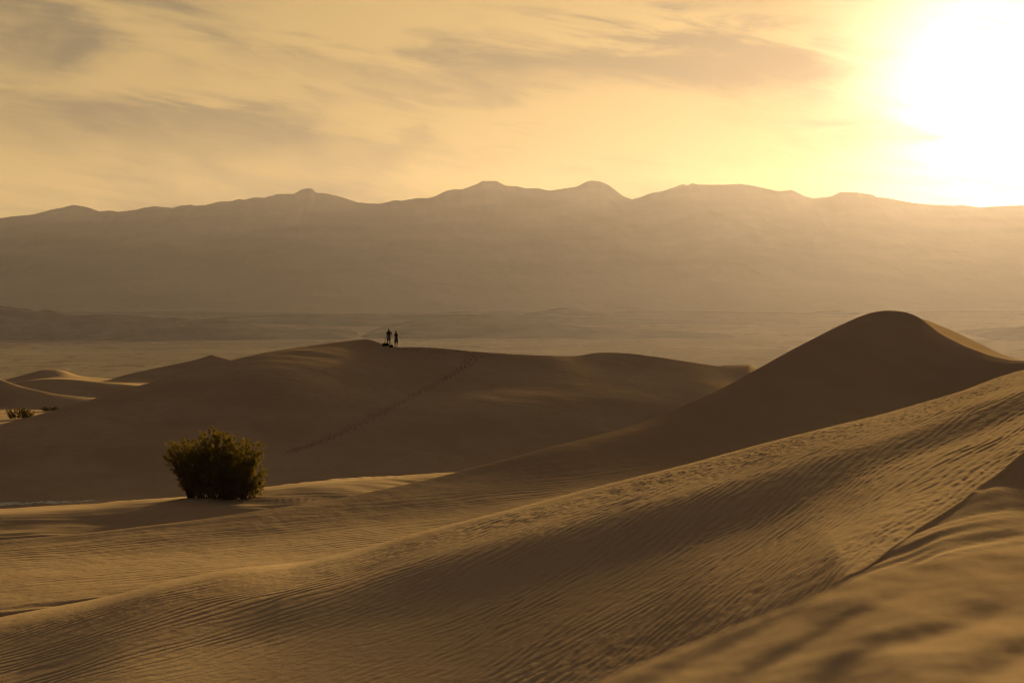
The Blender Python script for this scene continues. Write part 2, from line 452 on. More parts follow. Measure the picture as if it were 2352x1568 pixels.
line('back_gap', [(-5000, 880, 328), (-600, 880, 332), (0, 918, 342), (100, 920, 346), (250, 915, 352), (350, 908, 356), (600, 890, 358), (1000, 880, 362), (2000, 880, 375), (5000, 870, 395)], 22)
line('back_mound', [(-5000, 860, 345), (-600, 868, 348), (0, 886, 352), (32, 878, 354), (73, 873, 356), (122, 870, 358), (171, 871.7, 360), (220, 876, 362), (268, 880, 364), (350, 886, 366), (600, 880, 372), (1000, 875, 380), (2000, 878, 400), (5000, 870, 420)], 20, 0.5)
line('back_gap_far', [(-5000, 868, 384), (-600, 876, 388), (0, 893, 394), (150, 884, 397), (222, 879, 399), (300, 876, 400), (400, 872, 401), (486, 868, 402), (600, 870, 404), (1000, 868, 410), (2000, 872, 425), (5000, 866, 445)], 22)
line('back_ridge', [(-5000, 868, 400), (-600, 872, 402), (0, 878, 406), (150, 878, 410), (222, 876.6, 412), (293, 859.5, 414), (366, 843.6, 417), (415, 833.8, 419), (452, 825.3, 421), (476, 818, 422), (486, 813.6, 423), (498, 817.5, 422), (530, 825.8, 420), (570, 840, 420), (640, 856, 424), (1000, 862, 430), (2000, 868, 440), (5000, 862, 460)], 20, 0.9)
line('far_gap', [(-5000, 872, 484), (-600, 878, 488), (0, 878, 494), (120, 868, 499), (240, 873, 503), (400, 874, 506), (486, 870, 508), (700, 870, 512), (1000, 866, 516), (2000, 866, 525), (5000, 860, 545)], 20)
line('far_mound', [(-5000, 862, 500), (-600, 870, 502), (0, 872, 506), (39, 865, 508), (73, 856, 510), (105, 848, 512), (129, 848, 513), (151, 852, 514), (171, 859.5, 515), (188, 863.6, 516), (239, 868, 518), (400, 874, 522), (700, 872, 528), (1000, 868, 534), (2000, 866, 540), (5000, 860, 560)], 24, 0.4)
line_w('apron', [(-900, 800, -44), (0, 800, -44), (900, 800, -44)], 24)
line_w('field_end', [(-2800, 2500, -97), (0, 2500, -97), (2800, 2500, -97)], 0)

D0 = 4.0
edge = np.tan(np.linspace(np.arctan(0.30), np.arctan(0.95), 70))
inner = np.linspace(-0.212, 0.212, 1060)
mid = np.linspace(0.212, 0.30, 90)
S = np.concatenate([-edge[::-1], -mid[::-1][1:-1], inner, mid[1:-1], edge])

CY = []; CZ = []
for ln in L:
    y = np.full_like(S, float(np.median(ln['Y'].y)))
    for _ in range(60):
        y = 0.4 * y + 0.6 * ln['Y'](S * (y + D0))
    CY.append(y); CZ.append(ln['Z'](S * (y + D0)))
CY = np.array(CY); CZ = np.array(CZ)
slope, sec = pchip_slopes(CY, CZ)
NAMES = [ln['name'] for ln in L]


def wave(ph, skew=0.55):
    """rounded-sharp ripple profile, about -1..1"""
    return np.sin(ph + skew * np.sin(ph + 0.6)) 


def ripples(x, y, ang, lam, amp, seed, warp=0.5, wl=None):
    """long wind ripples with crests along direction ang (degrees from +x); amplitude in metres"""
    wl = wl or lam * 7
    c, s = math.cos(R(ang)), math.sin(R(ang))
    a = x * c + y * s; n = -x * s + y * c
    w = warp * lam * (fbm(a / (wl * 2.2), n / wl, 3, seed) * 2.4)
    # dislocations: the phase slips where a slow noise changes
    w2 = lam * 0.50 * noise2(a / (lam * 16), n / (lam * 3.5), seed + 5)
    env = 0.55 + 0.45 * fbm(a / (lam * 14), n / (lam * 5), 2, seed + 9) * 1.8
    return amp * env * wave(2 * math.pi * (n + w + w2) / lam)


def i_of(n): return NAMES.index(n)


SEG = []      # per segment grids
for i in range(len(L) - 1):
    n = L[i]['rows']
    t = (np.arange(n + 1) / n)[:, None]
    y0, y1 = CY[i][None], CY[i + 1][None]
    h = np.maximum(y1 - y0, 1e-4)
    a, b_ = L[i]['sharp'], L[i + 1]['sharp']
    m0 = slope[i] * (1 - a) + sec[i] * a
    m1 = slope[i + 1] * (1 - b_) + sec[i] * b_
    Y = y0 + h * t
    Z = hermite(t, h, CZ[i][None], CZ[i + 1][None], m0[None], m1[None])
    X = S[None] * (Y + D0)
    SEG.append([X, Y, Z, t + np.zeros_like(X)])


def add_detail():
    for i, (X, Y, Z, T) in enumerate(SEG):
        nm = NAMES[i]
        if nm in ('behind', 'near', 'fore_crest'):
            k = smooth(0.0, 0.3, Y / 1.4)
            Z += ripples(X, Y, 66, 0.13, 0.0026, 3, 0.9) * k + 0.006 * fbm(X / 0.6, Y / 1.0, 2, 21) * k
            Z += 0.0025 * fbm(X / 0.12, Y / 0.2, 3, 22)
        if nm in ('fore_trough', 'slip_base'):
            # slip face: small sand flows streaking down from the lip
            fall = smooth(0, 0.5, T) if nm == 'fore_trough' else 1 - smooth(0.6, 1.0, T)
            q = X - 0.8 * Y
            Z += fall * (0.035 * fbm(q / 0.5, (X + Y) / 5.0, 3, 31) + 0.012 * noise2(q / 0.13, Y / 2.0, 33))
        if nm in ('lip', 'rip_mid', 'rip_brow', 'rip_crest'):
            g = smooth(0.02, 0.25, T) if nm == 'lip' else (1 - smooth(0.5, 1.0, T) if nm == 'rip_crest' else 1.0)
            base = 0.55 + 0.45 * g
            up = smooth(-3.0, 4.0, X)
            cr = (1 - 0.55 * smooth(0.75, 1.0, T)) if nm == 'rip_brow' else (0.45 if nm == 'rip_crest' else 1.0)
            patch = np.clip(0.75 + 0.8 * fbm(X / 2.6, Y / 3.5, 3, 45), 0.4, 1.3)
            rp = ripples(X, Y, 52, 0.115, 0.0040, 41, 0.9)
            rp2 = ripples(X, Y, 66, 0.115, 0.0068, 43, 0.75)
            dim = (smooth(0.0, 0.7, T) if nm == 'rip_brow' else (1 - smooth(0.0, 0.5, T) if nm == 'lip' else 0.15))
            lump = (0.0055 + 0.006 * up) * (0.3 + dim) * fbm(X / 0.13, Y / 0.34, 3, 47, 0.6)
            Z += cr * base * (rp * (0.85 - 0.35 * up) * patch + rp2 * (0.15 + 0.85 * up) * patch + lump * (0.45 + 0.6 * up))
            Z += 0.03 * g * fbm(X / 3.0, Y / 5.0, 2, 49)
        if nm in ('rip_trough', 'peak_low'):
            f = (smooth(0.0, 0.12, T) if nm == 'rip_trough' else 1 - smooth(0.80, 1.0, T))
            left = 1 - smooth(6, 11, X)
            patch = np.clip(0.6 + 1.0 * fbm(X / 5, Y / 4, 3, 55), 0.1, 1.3)
            Z += (0.5 + 0.5 * f) * left * patch * ripples(X, Y, 26, 0.27, 0.0045, 51, 0.9)
            Z += (0.5 + 0.5 * f) * (0.008 * fbm(X / 0.5, Y / 0.8, 3, 57)) + f * 0.05 * fbm(X / 6, Y / 7, 2, 59)
            if nm == 'rip_trough':
                # a scoured strip at the foot of the slope, left
                sc = np.exp(-((T - 0.10) / 0.10) ** 2) * (1 - smooth(-3.4, -1.6, X))
                Z += -0.05 * sc + 0.02 * sc * np.sin((Y * 0.9 - X * 0.28) * 2 * math.pi / 0.42)
        if nm == 'peak_crest':
            f = np.sin(np.pi * np.clip(T, 0, 1))
            Z += f * ripples(X, Y, 70, 0.6, 0.015, 61, 0.6)
        if nm in ('flat_near', 'flat_edge'):
            f = np.sin(np.pi * np.clip(T, 0, 1)) ** 0.5
            Z += f * (ripples(X, Y, 8, 0.9, 0.03, 63, 0.8) + 0.22 * fbm(X / 8, Y / 5, 3, 65))
        if nm in ('long_toe', 'long_mid', 'long_shoulder'):
            f = smooth(0, 0.2, T) if nm == 'long_toe' else (1 - smooth(0.7, 1, T) if nm == 'long_shoulder' else 1.0)
            Z += f * ((0.32 - 0.22 * smooth(-4, 10, X)) * fbm(X / 17, Y / 13, 3, 71) + 0.02 * fbm(X / 1.2, Y / 1.2, 3, 73))
            Z += f * ripples(X, Y, 12, 1.1, 0.02, 75, 0.6)
        if nm.startswith('back') or nm.startswith('far'):
            f = np.sin(np.pi * np.clip(T, 0, 1))
            Z += f * (0.25 * fbm(X / 14, Y / 14, 3, 81))


add_detail()


def footprints():
    """two people's tracks climbing the face of the long dune, and along its crest"""
    path = [(618, 1050), (700, 1028), (760, 1005), (830, 972), (880, 945), (930, 920), (980, 892), (1030, 865), (1060, 846), (1085, 822), (1097, 812)]
    # find where each sight line meets the modelled face
    segs = [i_of('long_toe'), i_of('long_mid'), i_of('long_shoulder')]
    xs, ys = [], []
    for (u, v) in path:
        best = None
        for i in segs:
            X, Y, Z, T = SEG[i]
            U = 1176 + FV * X / Y; Vv = VH - FV * Z / Y
            dd = (U - u) ** 2 + (Vv - v) ** 2
            k = np.unravel_index(np.argmin(dd), dd.shape)
            if best is None or dd[k] < best[0]: best = (dd[k], X[k], Y[k])
        xs.append(best[1]); ys.append(best[2])
    xs = np.array(xs); ys = np.array(ys)
    seg = np.concatenate([[0], np.cumsum(np.hypot(np.diff(xs), np.diff(ys)))])
    fx = Curve1(seg, xs); fy = Curve1(seg, ys)
    r2 = np.random.default_rng(3)
    prints = []
    for who in (0, 1):
        s = 0.2 * who
        side = 1
        while s < seg[-1]:
            off = (who - 0.5) * 0.20 + side * 0.12 + r2.normal(0, 0.06)
            t = s / seg[-1]
            spread = 1 + 2.6 * smooth(0.86, 1.0, t)
            px, py = float(fx(s)), float(fy(s))
            prints.append((px + off * spread * 0.8, py - off * spread * 0.55, 0.135 * r2.uniform(0.8, 1.3)))
            s += 0.62 * r2.uniform(0.85, 1.2); side = -side
    # along the crest towards the people
    ce = L[i_of('long_crest')]
    for k in range(46):
        u = r2.uniform(915, 1180); d = float(ce['Y']((u - 1176) / FV * 202)) 
        prints.append(((u - 1176) / FV * d, d - abs(r2.normal(0, 0.5)) - 0.45, 0.10))
    P = np.array(prints)
    for i in segs:
        X, Y, Z, T = SEG[i]
        cols = np.where((X.max(0) > P[:, 0].min() - 1) & (X.min(0) < P[:, 0].max() + 1))[0]
        c0, c1 = cols[0], cols[-1] + 1
        xb, yb = X[:, c0:c1], Y[:, c0:c1]
        dz = np.zeros_like(xb)
        for (px, py, r) in P:
            ok_r = np.abs(Y.mean(1) - py) < 12
            if not ok_r.any(): continue
            rr = np.where(ok_r)[0]; a, b = rr[0], rr[-1] + 1
            d2 = ((xb[a:b] - px) / r) ** 2 + ((yb[a:b] - py) / (r * 1.9)) ** 2
            dz[a:b] += -0.20 * np.exp(-d2) + 0.07 * np.exp(-((np.sqrt(d2) - 1.5) / 0.5) ** 2)
        Z[:, c0:c1] += np.clip(dz, -0.34, 0.10)


footprints()

DUNES = [('foreground_dune', 'behind', 'fore_trough'), ('rippled_dune', 'fore_trough', 'rip_trough'), ('peaked_dune', 'rip_trough', 'flat_near'),
         ('sand_flat', 'flat_near', 'long_toe'), ('long_dune', 'long_toe', 'back_hollow'), ('distant_dune', 'back_hollow', 'field_end')]
# blend the detail where neighbouring strips meet so that no step opens
for i in range(len(SEG) - 1):
    za = SEG[i][2][-1]; zb = SEG[i + 1][2][0]
    m = 0.5 * (za + zb)
    na, nb = min(12, L[i]['rows']), min(12, L[i + 1]['rows'])
    SEG[i][2][-na - 1:] += (smooth(0, 1, np.linspace(0, 1, na + 1)))[:, None] * (m - za)[None]
    SEG[i + 1][2][:nb + 1] += (1 - smooth(0, 1, np.linspace(0, 1, nb + 1)))[:, None] * (m - zb)[None]

for nm, a, b_ in DUNES:
    ia, ib = i_of(a), i_of(b_)
    X = np.concatenate([SEG[i][0][(0 if i == ia else 1):] for i in range(ia, ib)])
    Y = np.concatenate([SEG[i][1][(0 if i == ia else 1):] for i in range(ia, ib)])
    Z = np.concatenate([SEG[i][2][(0 if i == ia else 1):] for i in range(ia, ib)])
    if nm in ('distant_dune', 'sand_flat', 'foreground_dune'):
        keep = np.unique(np.concatenate([np.arange(0, len(S), 2), [len(S) - 1]]))
        X, Y, Z = X[:, keep], Y[:, keep], Z[:, keep]
    o = link(nm, grid_mesh(nm, X, Y, Z + ZC), M_SAND)
    tag(o, kind='structure')


def ground_z(x, y):
    """height of the modelled sand at (x, y)"""
    s = x / (y + D0)
    j = int(np.argmin(np.abs(S - s)))
    for i, (X, Y, Z, T) in enumerate(SEG):
        if Y[0, j] <= y <= Y[-1, j]:
            return float(np.interp(y, Y[:, j], Z[:, j])) + ZC
    return 0.0


def place(u, v, y):
    return ((u - 1176) / FV * y, y, ZC - (v - VH) / FV * y)


# ------------------------------------------------------------------ valley floor
def valley_z(x, y):
    r = np.hypot(x, y)
    rise = smooth(4600, 8400, r) * 72 + np.clip(r - 8400, 0, None) * 0.006
    return 0.0 + rise + 3.0 * fbm(x / 1100, y / 1100, 3, 91) * smooth(900, 3500, r)


def signed_space(n, a, p=2.2):
    t = np.linspace(-1, 1, n)
    return np.sign(t) * np.abs(t) ** p * a


gx = signed_space(260, 15500); gy = signed_space(260, 15500)
GX, GY = np.meshgrid(gx, gy)
GZ = valley_z(GX, GY)
o = link('valley_floor', grid_mesh('valley_floor', GX, GY, GZ), M_VAL)
tag(o, kind='structure')


# ------------------------------------------------------------------ foothills and mountain range
def ridge_hill(name, kn, d, front, back, mat, rows_f, rows_b, cols, amp, ns, seed, dvar=0.0, kind='structure', p=1.15):
    k = np.asarray(kn, float)
    u = np.linspace(k[0, 0], k[-1, 0], cols)
    if len(k) > 45:
        v = np.interp(u, k[:, 0], k[:, 1])
    else:
        v = Curve1(k[:, 0], k[:, 1])(u)
    v = v + (1.1 if d > 10000 else 0.7) * fbm(u / 7.0, u * 0 + seed, 3, seed + 8)
    dd = d * (1 + dvar * fbm(u / 420.0, u * 0 + seed, 3, seed))
    x = (u - 1176) / FV * dd
    zr = ZC - (v - VH) / FV * dd
    ker = np.hanning(max(9, cols // 14)); ker /= ker.sum(); pad = len(ker) // 2
    zs = np.convolve(np.pad(zr, (pad, pad), 'edge'), ker, 'same')[pad:-pad]
    zr0 = zr
    rows = []
    for tt in np.concatenate([np.linspace(0, 1, rows_f, endpoint=False), np.linspace(1, 2, rows_b)]):
        zr = zs + (zr0 - zs) * float(smooth(0.55, 1.0, np.array(tt if tt <= 1 else 2 - tt)))
        if tt <= 1:
            y = dd - front * (1 + 0.45 * fbm(x / (ns * 4.0), x * 0 + seed, 3, seed + 21)) * (1 - tt)
            xx = x * (y / dd) * 0.35 + x * 0.65
            zb = valley_z(xx, y) - 3
            prof = tt ** p
            z = zb + (zr - zb) * prof
            w = np.sin(np.pi * tt) ** 0.8
        else:
            s = tt - 1
            y = dd + back * s
            xx = x
            zb = valley_z(xx, y) - 3
            z = zr + (zb - zr) * smooth(0, 1, np.array(s))
            w = np.sin(np.pi * s) ** 0.8 * 0.5
        h = np.clip(zr - zb, 0, None)
        gul = ridged(xx / ns + 0.25 * y / ns, y / (ns * 2.4), 5, seed) - 0.72
        bro = fbm(xx / (ns * 3.1), y / (ns * 3.1), 3, seed + 3)
        z = z + w * h * amp * (gul * 1.5 + bro * 0.7)
        rows.append((xx, y + 0 * xx, z))
    X = np.array([r[0] for r in rows]); Y = np.array([r[1] for r in rows]); Z = np.array([r[2] for r in rows])
    o = link(name, grid_mesh(name, X, Y, Z), mat)
    tag(o, kind=kind)
    return o


MT = [(-1400, 520), (-900, 470), (-500, 490), (-200, 480), (0, 501.6), (20, 498), (76.7, 492.6), (116.7, 481.6), (143, 477), (166.8, 470.6), (183, 472.6), (203.4, 476.6), (226.8, 485), (256.8, 483.6), (271.8, 486.6), (313.5, 481.6), (326.8, 477.6), (353.5, 473.6),
      (396.9, 477.6), (413.6, 472.3), (437, 470), (448.6, 472.6), (472, 471.3), (500, 463.6), (533.6, 461.6), (550, 456.3), (560, 459), (583.6, 453.3), (610.3, 454.3), (617, 450.3), (628, 449), (637, 445.6), (675.4, 445.3), (687, 438.3), (693.7, 434.6), (710.4, 432.3), (718.7, 433.9), (725.4, 442.6), (747, 443.9), (784.4, 452.6),
      (821, 464.6), (845, 467), (872.8, 468), (909.5, 459.3), (921, 461.3), (957.8, 455), (981, 455.3), (997.8, 451.6), (1024.5, 438.3), (1044.5, 434.6), (1061, 435), (1094.6, 423.3), (1108, 415.6), (1141, 415.6), (1161, 426.6), (1189.6, 428.3), (1204.6, 432.6), (1238, 432.6), (1261.3, 438), (1284.7, 434.6), (1304.7, 431.6), (1326, 428.3),
      (1348, 416.6), (1358, 415), (1378, 416.6), (1398, 425), (1411.4, 435), (1428, 448.3), (1440, 454), (1451.4, 457.6), (1474.8, 451.6), (1494.8, 443.3), (1510, 441), (1524.8, 438.3), (1568.8, 422.6), (1578.8, 425.8), (1590, 420.5), (1602, 423.9), (1640, 424.5), (1675, 424), (1702, 422.5), (1725, 425.8), (1775, 436.5), (1790, 439.5), (1818.6, 436), (1848.6, 450.8), (1866.9, 455.5),
      (1908.5, 451.5), (1930, 440.8), (1968.5, 442), (2005, 447.5), (2013.4, 452.5), (2038, 454.8), (2068, 460.8), (2101.7, 466.5), (2135, 469.8), (2191.6, 472.5), (2208, 470.8), (2251.5, 476.5), (2284.8, 474), (2352, 471.5), (2500, 480), (2700, 470), (3000, 500), (3400, 480), (3800, 520)]
ridge_hill('mountain_range', MT, 12600, 4700, 2300, M_MTN, 190, 16, 1500, 0.055, 430, 101, 0.0, p=1.9)

ridge_hill('foothill', [(-900, 715), (-400, 690), (-120, 700), (0, 702.4), (16.7, 706), (43.4, 707.7), (76.7, 716.7), (103.4, 711.7), (130, 716.7), (150, 721.7), (186.8, 724), (226.8, 721.4), (266.8, 722.7), (310, 723.4), (350, 730.7), (400, 729.4), (450, 736), (483.6, 732.7),
           (533.6, 736.7), (567, 746.7), (600, 755), (667, 761), (713.7, 756), (750, 757), (784, 763), (860, 790)], 5400, 330, 1100, M_HILL, 60, 12, 420, 0.22, 150, 111)
ridge_hill('foothill', [(760, 792), (817, 776.7), (878, 750), (918, 741.7), (967.8, 732.7), (1004.5, 735), (1051, 732.7), (1058, 727.4), (1084.6, 730), (1114.6, 726), (1144.6, 731.7), (1184.6, 736.7), (1204.6, 735), (1284.7, 743.4), (1384.7, 753.4), (1568.8, 761.7), (1700, 770), (1800, 785)],
           5600, 380, 1100, M_HILL, 50, 12, 360, 0.16, 190, 113)
ridge_hill('foothill', [(300, 745), (600, 724), (784, 720), (884, 720.5), (980, 723), (1058, 721.7), (1204, 724), (1300, 727), (1418, 731), (1568, 735), (1768, 741), (1950, 752), (2100, 770)], 6700, 420, 1000, M_HILL, 40, 12, 360, 0.12, 160, 117)
ridge_hill('foothill', [(1120, 730), (1204, 720), (1268, 710), (1294.7, 706.7), (1324.7, 710), (1368, 718.4), (1418, 723), (1568.8, 725.5), (1680, 727), (1768.6, 730), (1820, 728), (1868.5, 721), (1915, 712.9), (1951.8, 716), (1985, 722), (2060, 735), (2151.6, 741), (2218, 739.5), (2301.4, 735.5), (2352, 731), (2500, 720), (2900, 730), (3300, 760)],
           7700, 420, 1200, M_HILL, 40, 12, 420, 0.12, 180, 119)
ridge_hill('foothill', [(2130, 800), (2200, 790), (2251.5, 777.8), (2274.8, 764.5), (2308, 759.5), (2352, 754.5), (2450, 742), (2700, 735), (3100, 770), (3200, 790)], 5300, 330, 900, M_HILL, 40, 12, 260, 0.18, 100, 123)

# ------------------------------------------------------------------ salt crust on the low ground left of the bush
def strip_points(us, vs, names):
    pts = []
    for u, v in zip(us, vs):
        best = None
        for n in names:
            X, Y, Z, T = SEG[i_of(n)]
            U = 1176 + FV * X / Y; Vv = VH - FV * Z / Y
            dd = (U - u) ** 2 + (Vv - v) ** 2
            k = np.unravel_index(np.argmin(dd), dd.shape)
            if best is None or dd[k] < best[0]: best = (dd[k], X[k], Y[k], Z[k] + ZC)
        pts.append(best[1:])
    return pts


def salt_crust():
    r = random.Random(5)
    us = np.linspace(-120, 208, 165)
    vs_ = 1155.5 + 1.6 * np.sin(us / 23.0) + 1.2 * np.sin(us / 9.0 + 1)
    pts = strip_points(us, vs_, ['long_toe'])
    V = []; F = []
    for u, (x, y, z) in zip(us, pts):
        wgt = 0.35 + 0.65 * max(0.0, math.sin(u / 17.0 + 0.8)) ** 0.7
        if r.random() > 0.35 + 0.65 * wgt: continue
        for q in range(r.randint(1, 3)):
            px = x + r.uniform(-0.25, 0.25); py = y + r.gauss(0, 0.28)
            pz = ground_z(px, py)
            rad = r.uniform(0.08, 0.22) * (0.5 + wgt); n = r.randint(5, 7); a0 = r.random() * 6
            tilt = r.uniform(-0.25, 0.45); th = r.uniform(0.02, 0.06)
            i0 = len(V)
            for lay in (0, 1):
                for k in range(n):
                    a = a0 + k * 2 * math.pi / n; rr = rad * r.uniform(0.75, 1.2) * (1 - 0.2 * lay)
                    V.append((px + rr * math.cos(a), py + rr * math.sin(a), pz - 0.03 + (th + 0.03) * lay + (tilt * rr * math.sin(a) * 0.5 if lay else 0)))
            F.append(tuple(i0 + n + k for k in range(n)))
            for k in range(n):
                F.append((i0 + k, i0 + (k + 1) % n, i0 + n + (k + 1) % n, i0 + n + k))
    me = bpy.data.meshes.new('salt_crust'); me.from_pydata(V, [], F); me.update()
    o = link('salt_crust', me, mat_plain('salt', (0.74, 0.72, 0.70), 0.9, 0.1, 0.2, 3.0), smooth_shade=False)
    tag(o, kind='structure')


salt_crust()

# ------------------------------------------------------------------ desert shrubs
M_LEAF = mat_leaf('shrub_leaf', (0.040, 0.037, 0.010, 1), (0.080, 0.066, 0.017, 1), 0.42)
M_LEAF2 = mat_leaf('dark_shrub_leaf', (0.04, 0.043, 0.018, 1), (0.07, 0.068, 0.025, 1), 0.3)
M_STEM = mat_plain('shrub_stem', (0.075, 0.055, 0.038), 0.9, 0.1, 0.35, 6.0)


def shrub(name, loc, w, h, depth, nstem, nleaf, lsize, seed, label, leafmat, group=None, base=(-0.50, 0.80), low=-0.16, profile=None):
    """many stems rising from a spread root crown, leaf clusters along their outer halves"""
    r = np.random.default_rng(seed)
    root = bpy.data.objects.new(name, None); COL.objects.link(root)
    root.location = loc
    root.empty_display_size = 0.2
    tag(root, label, 'shrub', group)
    SV = []; SF = []; LV = []
    rx, ry = w / 2, depth / 2
    zc = h * 0.46
    for k in range(nstem):
        a = r.uniform(-0.20, 1.02) * math.pi
        dep = r.uniform(-1, 1)
        shell = math.sqrt(max(0.08, 1 - dep * dep * 0.85))
        rad = r.uniform(0.80, 1.0) + 0.10 * math.sin(a * 6 + seed) + 0.07 * math.sin(a * 11 + 2 + dep * 5)
        if k % 3 == 0: rad *= r.uniform(0.35, 0.85)
        tx = rx * math.cos(a) * shell * rad
        if math.sin(a) >= 0: tz = zc + (h - zc) * math.sin(a) ** 0.8 * shell ** 0.6 * rad
        else: tz = zc * (1 + 1.5 * math.sin(a))
        ty = ry * dep * r.uniform(0.7, 1)
        tip = np.array([tx, ty, max(0.25 * h * r.uniform(0.3, 1), tz)])
        bx = np.clip(tx * 0.72 + r.normal(0, 0.05 * w), base[0] * rx, base[1] * rx)
        b0 = np.array([bx, ty * 0.4, 0.0])
        b0[2] = ground_z(loc[0] + b0[0], loc[1] + b0[1]) - loc[2] - 0.06
        mid = b0 * 0.5 + tip * 0.5 + np.array([(bx - tx) * 0.10, 0, 0.07 * h])
        ts = np.linspace(0, 1, 7)[:, None]
        path = (1 - ts) ** 2 * b0 + 2 * ts * (1 - ts) * mid + ts ** 2 * tip
        r0 = 0.0085 * h * r.uniform(0.7, 1.3)
        i0 = len(SV)
        for q, p in enumerate(path):
            rr = r0 * (1 - 0.8 * q / 6)
            for c in range(3):
                an = c * 2.094 + k
                SV.append((p[0] + rr * math.cos(an), p[1] + rr * math.sin(an), p[2]))
        for q in range(6):
            for c in range(3):
                SF.append((i0 + q * 3 + c, i0 + q * 3 + (c + 1) % 3, i0 + q * 3 + 3 + (c + 1) % 3, i0 + q * 3 + 3 + c))
        # twigs fan out narrowly from the upper stem, each carrying a dense tuft of leaves
        ax = tip - mid; ax /= np.linalg.norm(ax)
        ntw = 7
        m = max(4, int(nleaf * r.uniform(0.7, 1.3)) // (ntw + 1))
        for q in range(ntw + 1):
            t = 1.0 if q == ntw else r.uniform(0.14, 0.98)
            p0 = (1 - t) ** 2 * b0 + 2 * t * (1 - t) * mid + t ** 2 * tip
            dv = ax + r.normal(0, 0.42, 3); dv[2] += 0.25; dv /= np.linalg.norm(dv)
            ln = 0.075 * h * r.uniform(0.7, 1.5) * (0.7 if q == ntw else 1)
            p1 = p0 + dv * ln
            i0 = len(SV); rr = r0 * 0.25
            SV += [(p0[0] - rr, p0[1], p0[2]), (p0[0] + rr, p0[1], p0[2]), (p1[0], p1[1] + rr, p1[2])]
            SF.append((i0, i0 + 1, i0 + 2, i0 + 2))
            f = r.beta(2.2, 1.2, (m, 1)) * 1.15
            LV.append(p0 + (p1 - p0) * f + r.normal(0, 0.013 * h, (m, 3)))
    C = np.concatenate(LV)
    C[:, 2] = np.maximum(C[:, 2], 0.05)
    n = len(C)
    d1 = r.normal(0, 1, (n, 3)); d1 /= np.linalg.norm(d1, axis=1)[:, None]
    d2 = np.cross(d1, r.normal(0, 1, (n, 3))); d2 /= np.linalg.norm(d2, axis=1)[:, None]
    sz = lsize * r.uniform(0.6, 1.35, (n, 1))
    V = np.stack([C - d1 * sz, C + d2 * sz * 0.45, C + d1 * sz, C - d2 * sz * 0.45], 1).reshape(-1, 3)
    F = np.arange(4 * n).reshape(n, 4)
    fo = link('foliage', mesh_from('foliage', V, F), leafmat, root, False)
    tag(fo, kind='stuff')
    me = bpy.data.meshes.new('stems')
    me.from_pydata(SV, [], [tuple(dict.fromkeys(f)) for f in SF]); me.update()
    so = link('stems', me, M_STEM, root)
    tag(so, kind='stuff')
    return root


def on_ground(u, y, sink=0.0):
    x = (u - 1176) / FV * y
    return (x, y, ground_z(x, y) - sink)


shrub('desert_shrub', on_ground(493, 105.4), 5.35, 3.35, 4.0, 330, 250, 0.042, 11,
      'large rounded olive green shrub on the sand hollow below the long dune', M_LEAF)
shrub('desert_shrub', on_ground(44, 246), 3.9, 1.35, 2.2, 110, 110, 0.06, 12,
      'small low olive shrub on pale sand at the left edge behind the long dune', M_LEAF)
shrub('desert_shrub', on_ground(116, 270.5), 3.2, 0.62, 1.6, 90, 90, 0.06, 13,
      'flat dark shrub at the foot of the shaded dune, far left', M_LEAF2)
shrub('desert_shrub', on_ground(4, 482), 1.9, 0.75, 1.4, 24, 60, 0.09, 14,
      'tiny distant shrub on the skyline of the back dunes at the left edge', M_LEAF2)


# ------------------------------------------------------------------ people on the crest of the long dune
def skin_mesh(name, verts, edges, sub=2):
    """verts: {key: (x, y, z, r) or (x, y, z, rx, ry)}; first key is the root"""
    keys = list(verts)
    me = bpy.data.meshes.new(name + '_skeleton')
    me.from_pydata([verts[k][:3] for k in keys], [(keys.index(a), keys.index(b)) for a, b in edges], [])
    me.update()
    o = bpy.data.objects.new(name + '_skeleton', me); COL.objects.link(o)
    m = o.modifiers.new('skin', 'SKIN'); m.use_smooth_shade = True; m.branch_smoothing = 0.6
    for i, k in enumerate(keys):
        v = verts[k]
        d = me.skin_vertices[0].data[i]
        f = 1.22
        d.radius = (v[3] * f, (v[4] if len(v) > 4 else v[3]) * f)
        d.use_root = (i == 0)
    sb = o.modifiers.new('sub', 'SUBSURF'); sb.levels = sub; sb.render_levels = sub
    dg = bpy.context.evaluated_depsgraph_get()
    out = bpy.data.meshes.new_from_object(o.evaluated_get(dg))
    out.name = name
    bpy.data.objects.remove(o, do_unlink=True)
    return out


def hand(verts, edges, wrist, p, d, side, key):
    """palm at p, fingers along d, thumb to the side; adds to the skeleton"""
    p = Vector(p); d = Vector(d).normalized(); s = Vector(side).normalized(); n = d.cross(s)
    verts[key] = (*p, 0.024, 0.018); edges.append((wrist, key))
    for i, (o, ln) in enumerate(((-0.030, 0.066), (-0.010, 0.078), (0.010, 0.074), (0.029, 0.058))):
        a = p + s * o + d * 0.045; b = a + d * ln * 0.55 - n * 0.008; c = b + d * ln * 0.42 - n * 0.022
        for q, pt, rr in (('a', a, 0.0095), ('b', b, 0.0085), ('c', c, 0.007)):
            verts[key + str(i) + q] = (*pt, rr)
        edges += [(key, key + str(i) + 'a'), (key + str(i) + 'a', key + str(i) + 'b'), (key + str(i) + 'b', key + str(i) + 'c')]
    a = p - s * 0.038 + d * 0.005; b = a - s * 0.018 + d * 0.030; c = b + d * 0.028 + s * 0.004
    for q, pt, rr in (('ta', a, 0.010), ('tb', b, 0.009), ('tc', c, 0.0075)):
        verts[key + q] = (*pt, rr)
    edges += [(key, key + 'ta'), (key + 'ta', key + 'tb'), (key + 'tb', key + 'tc')]


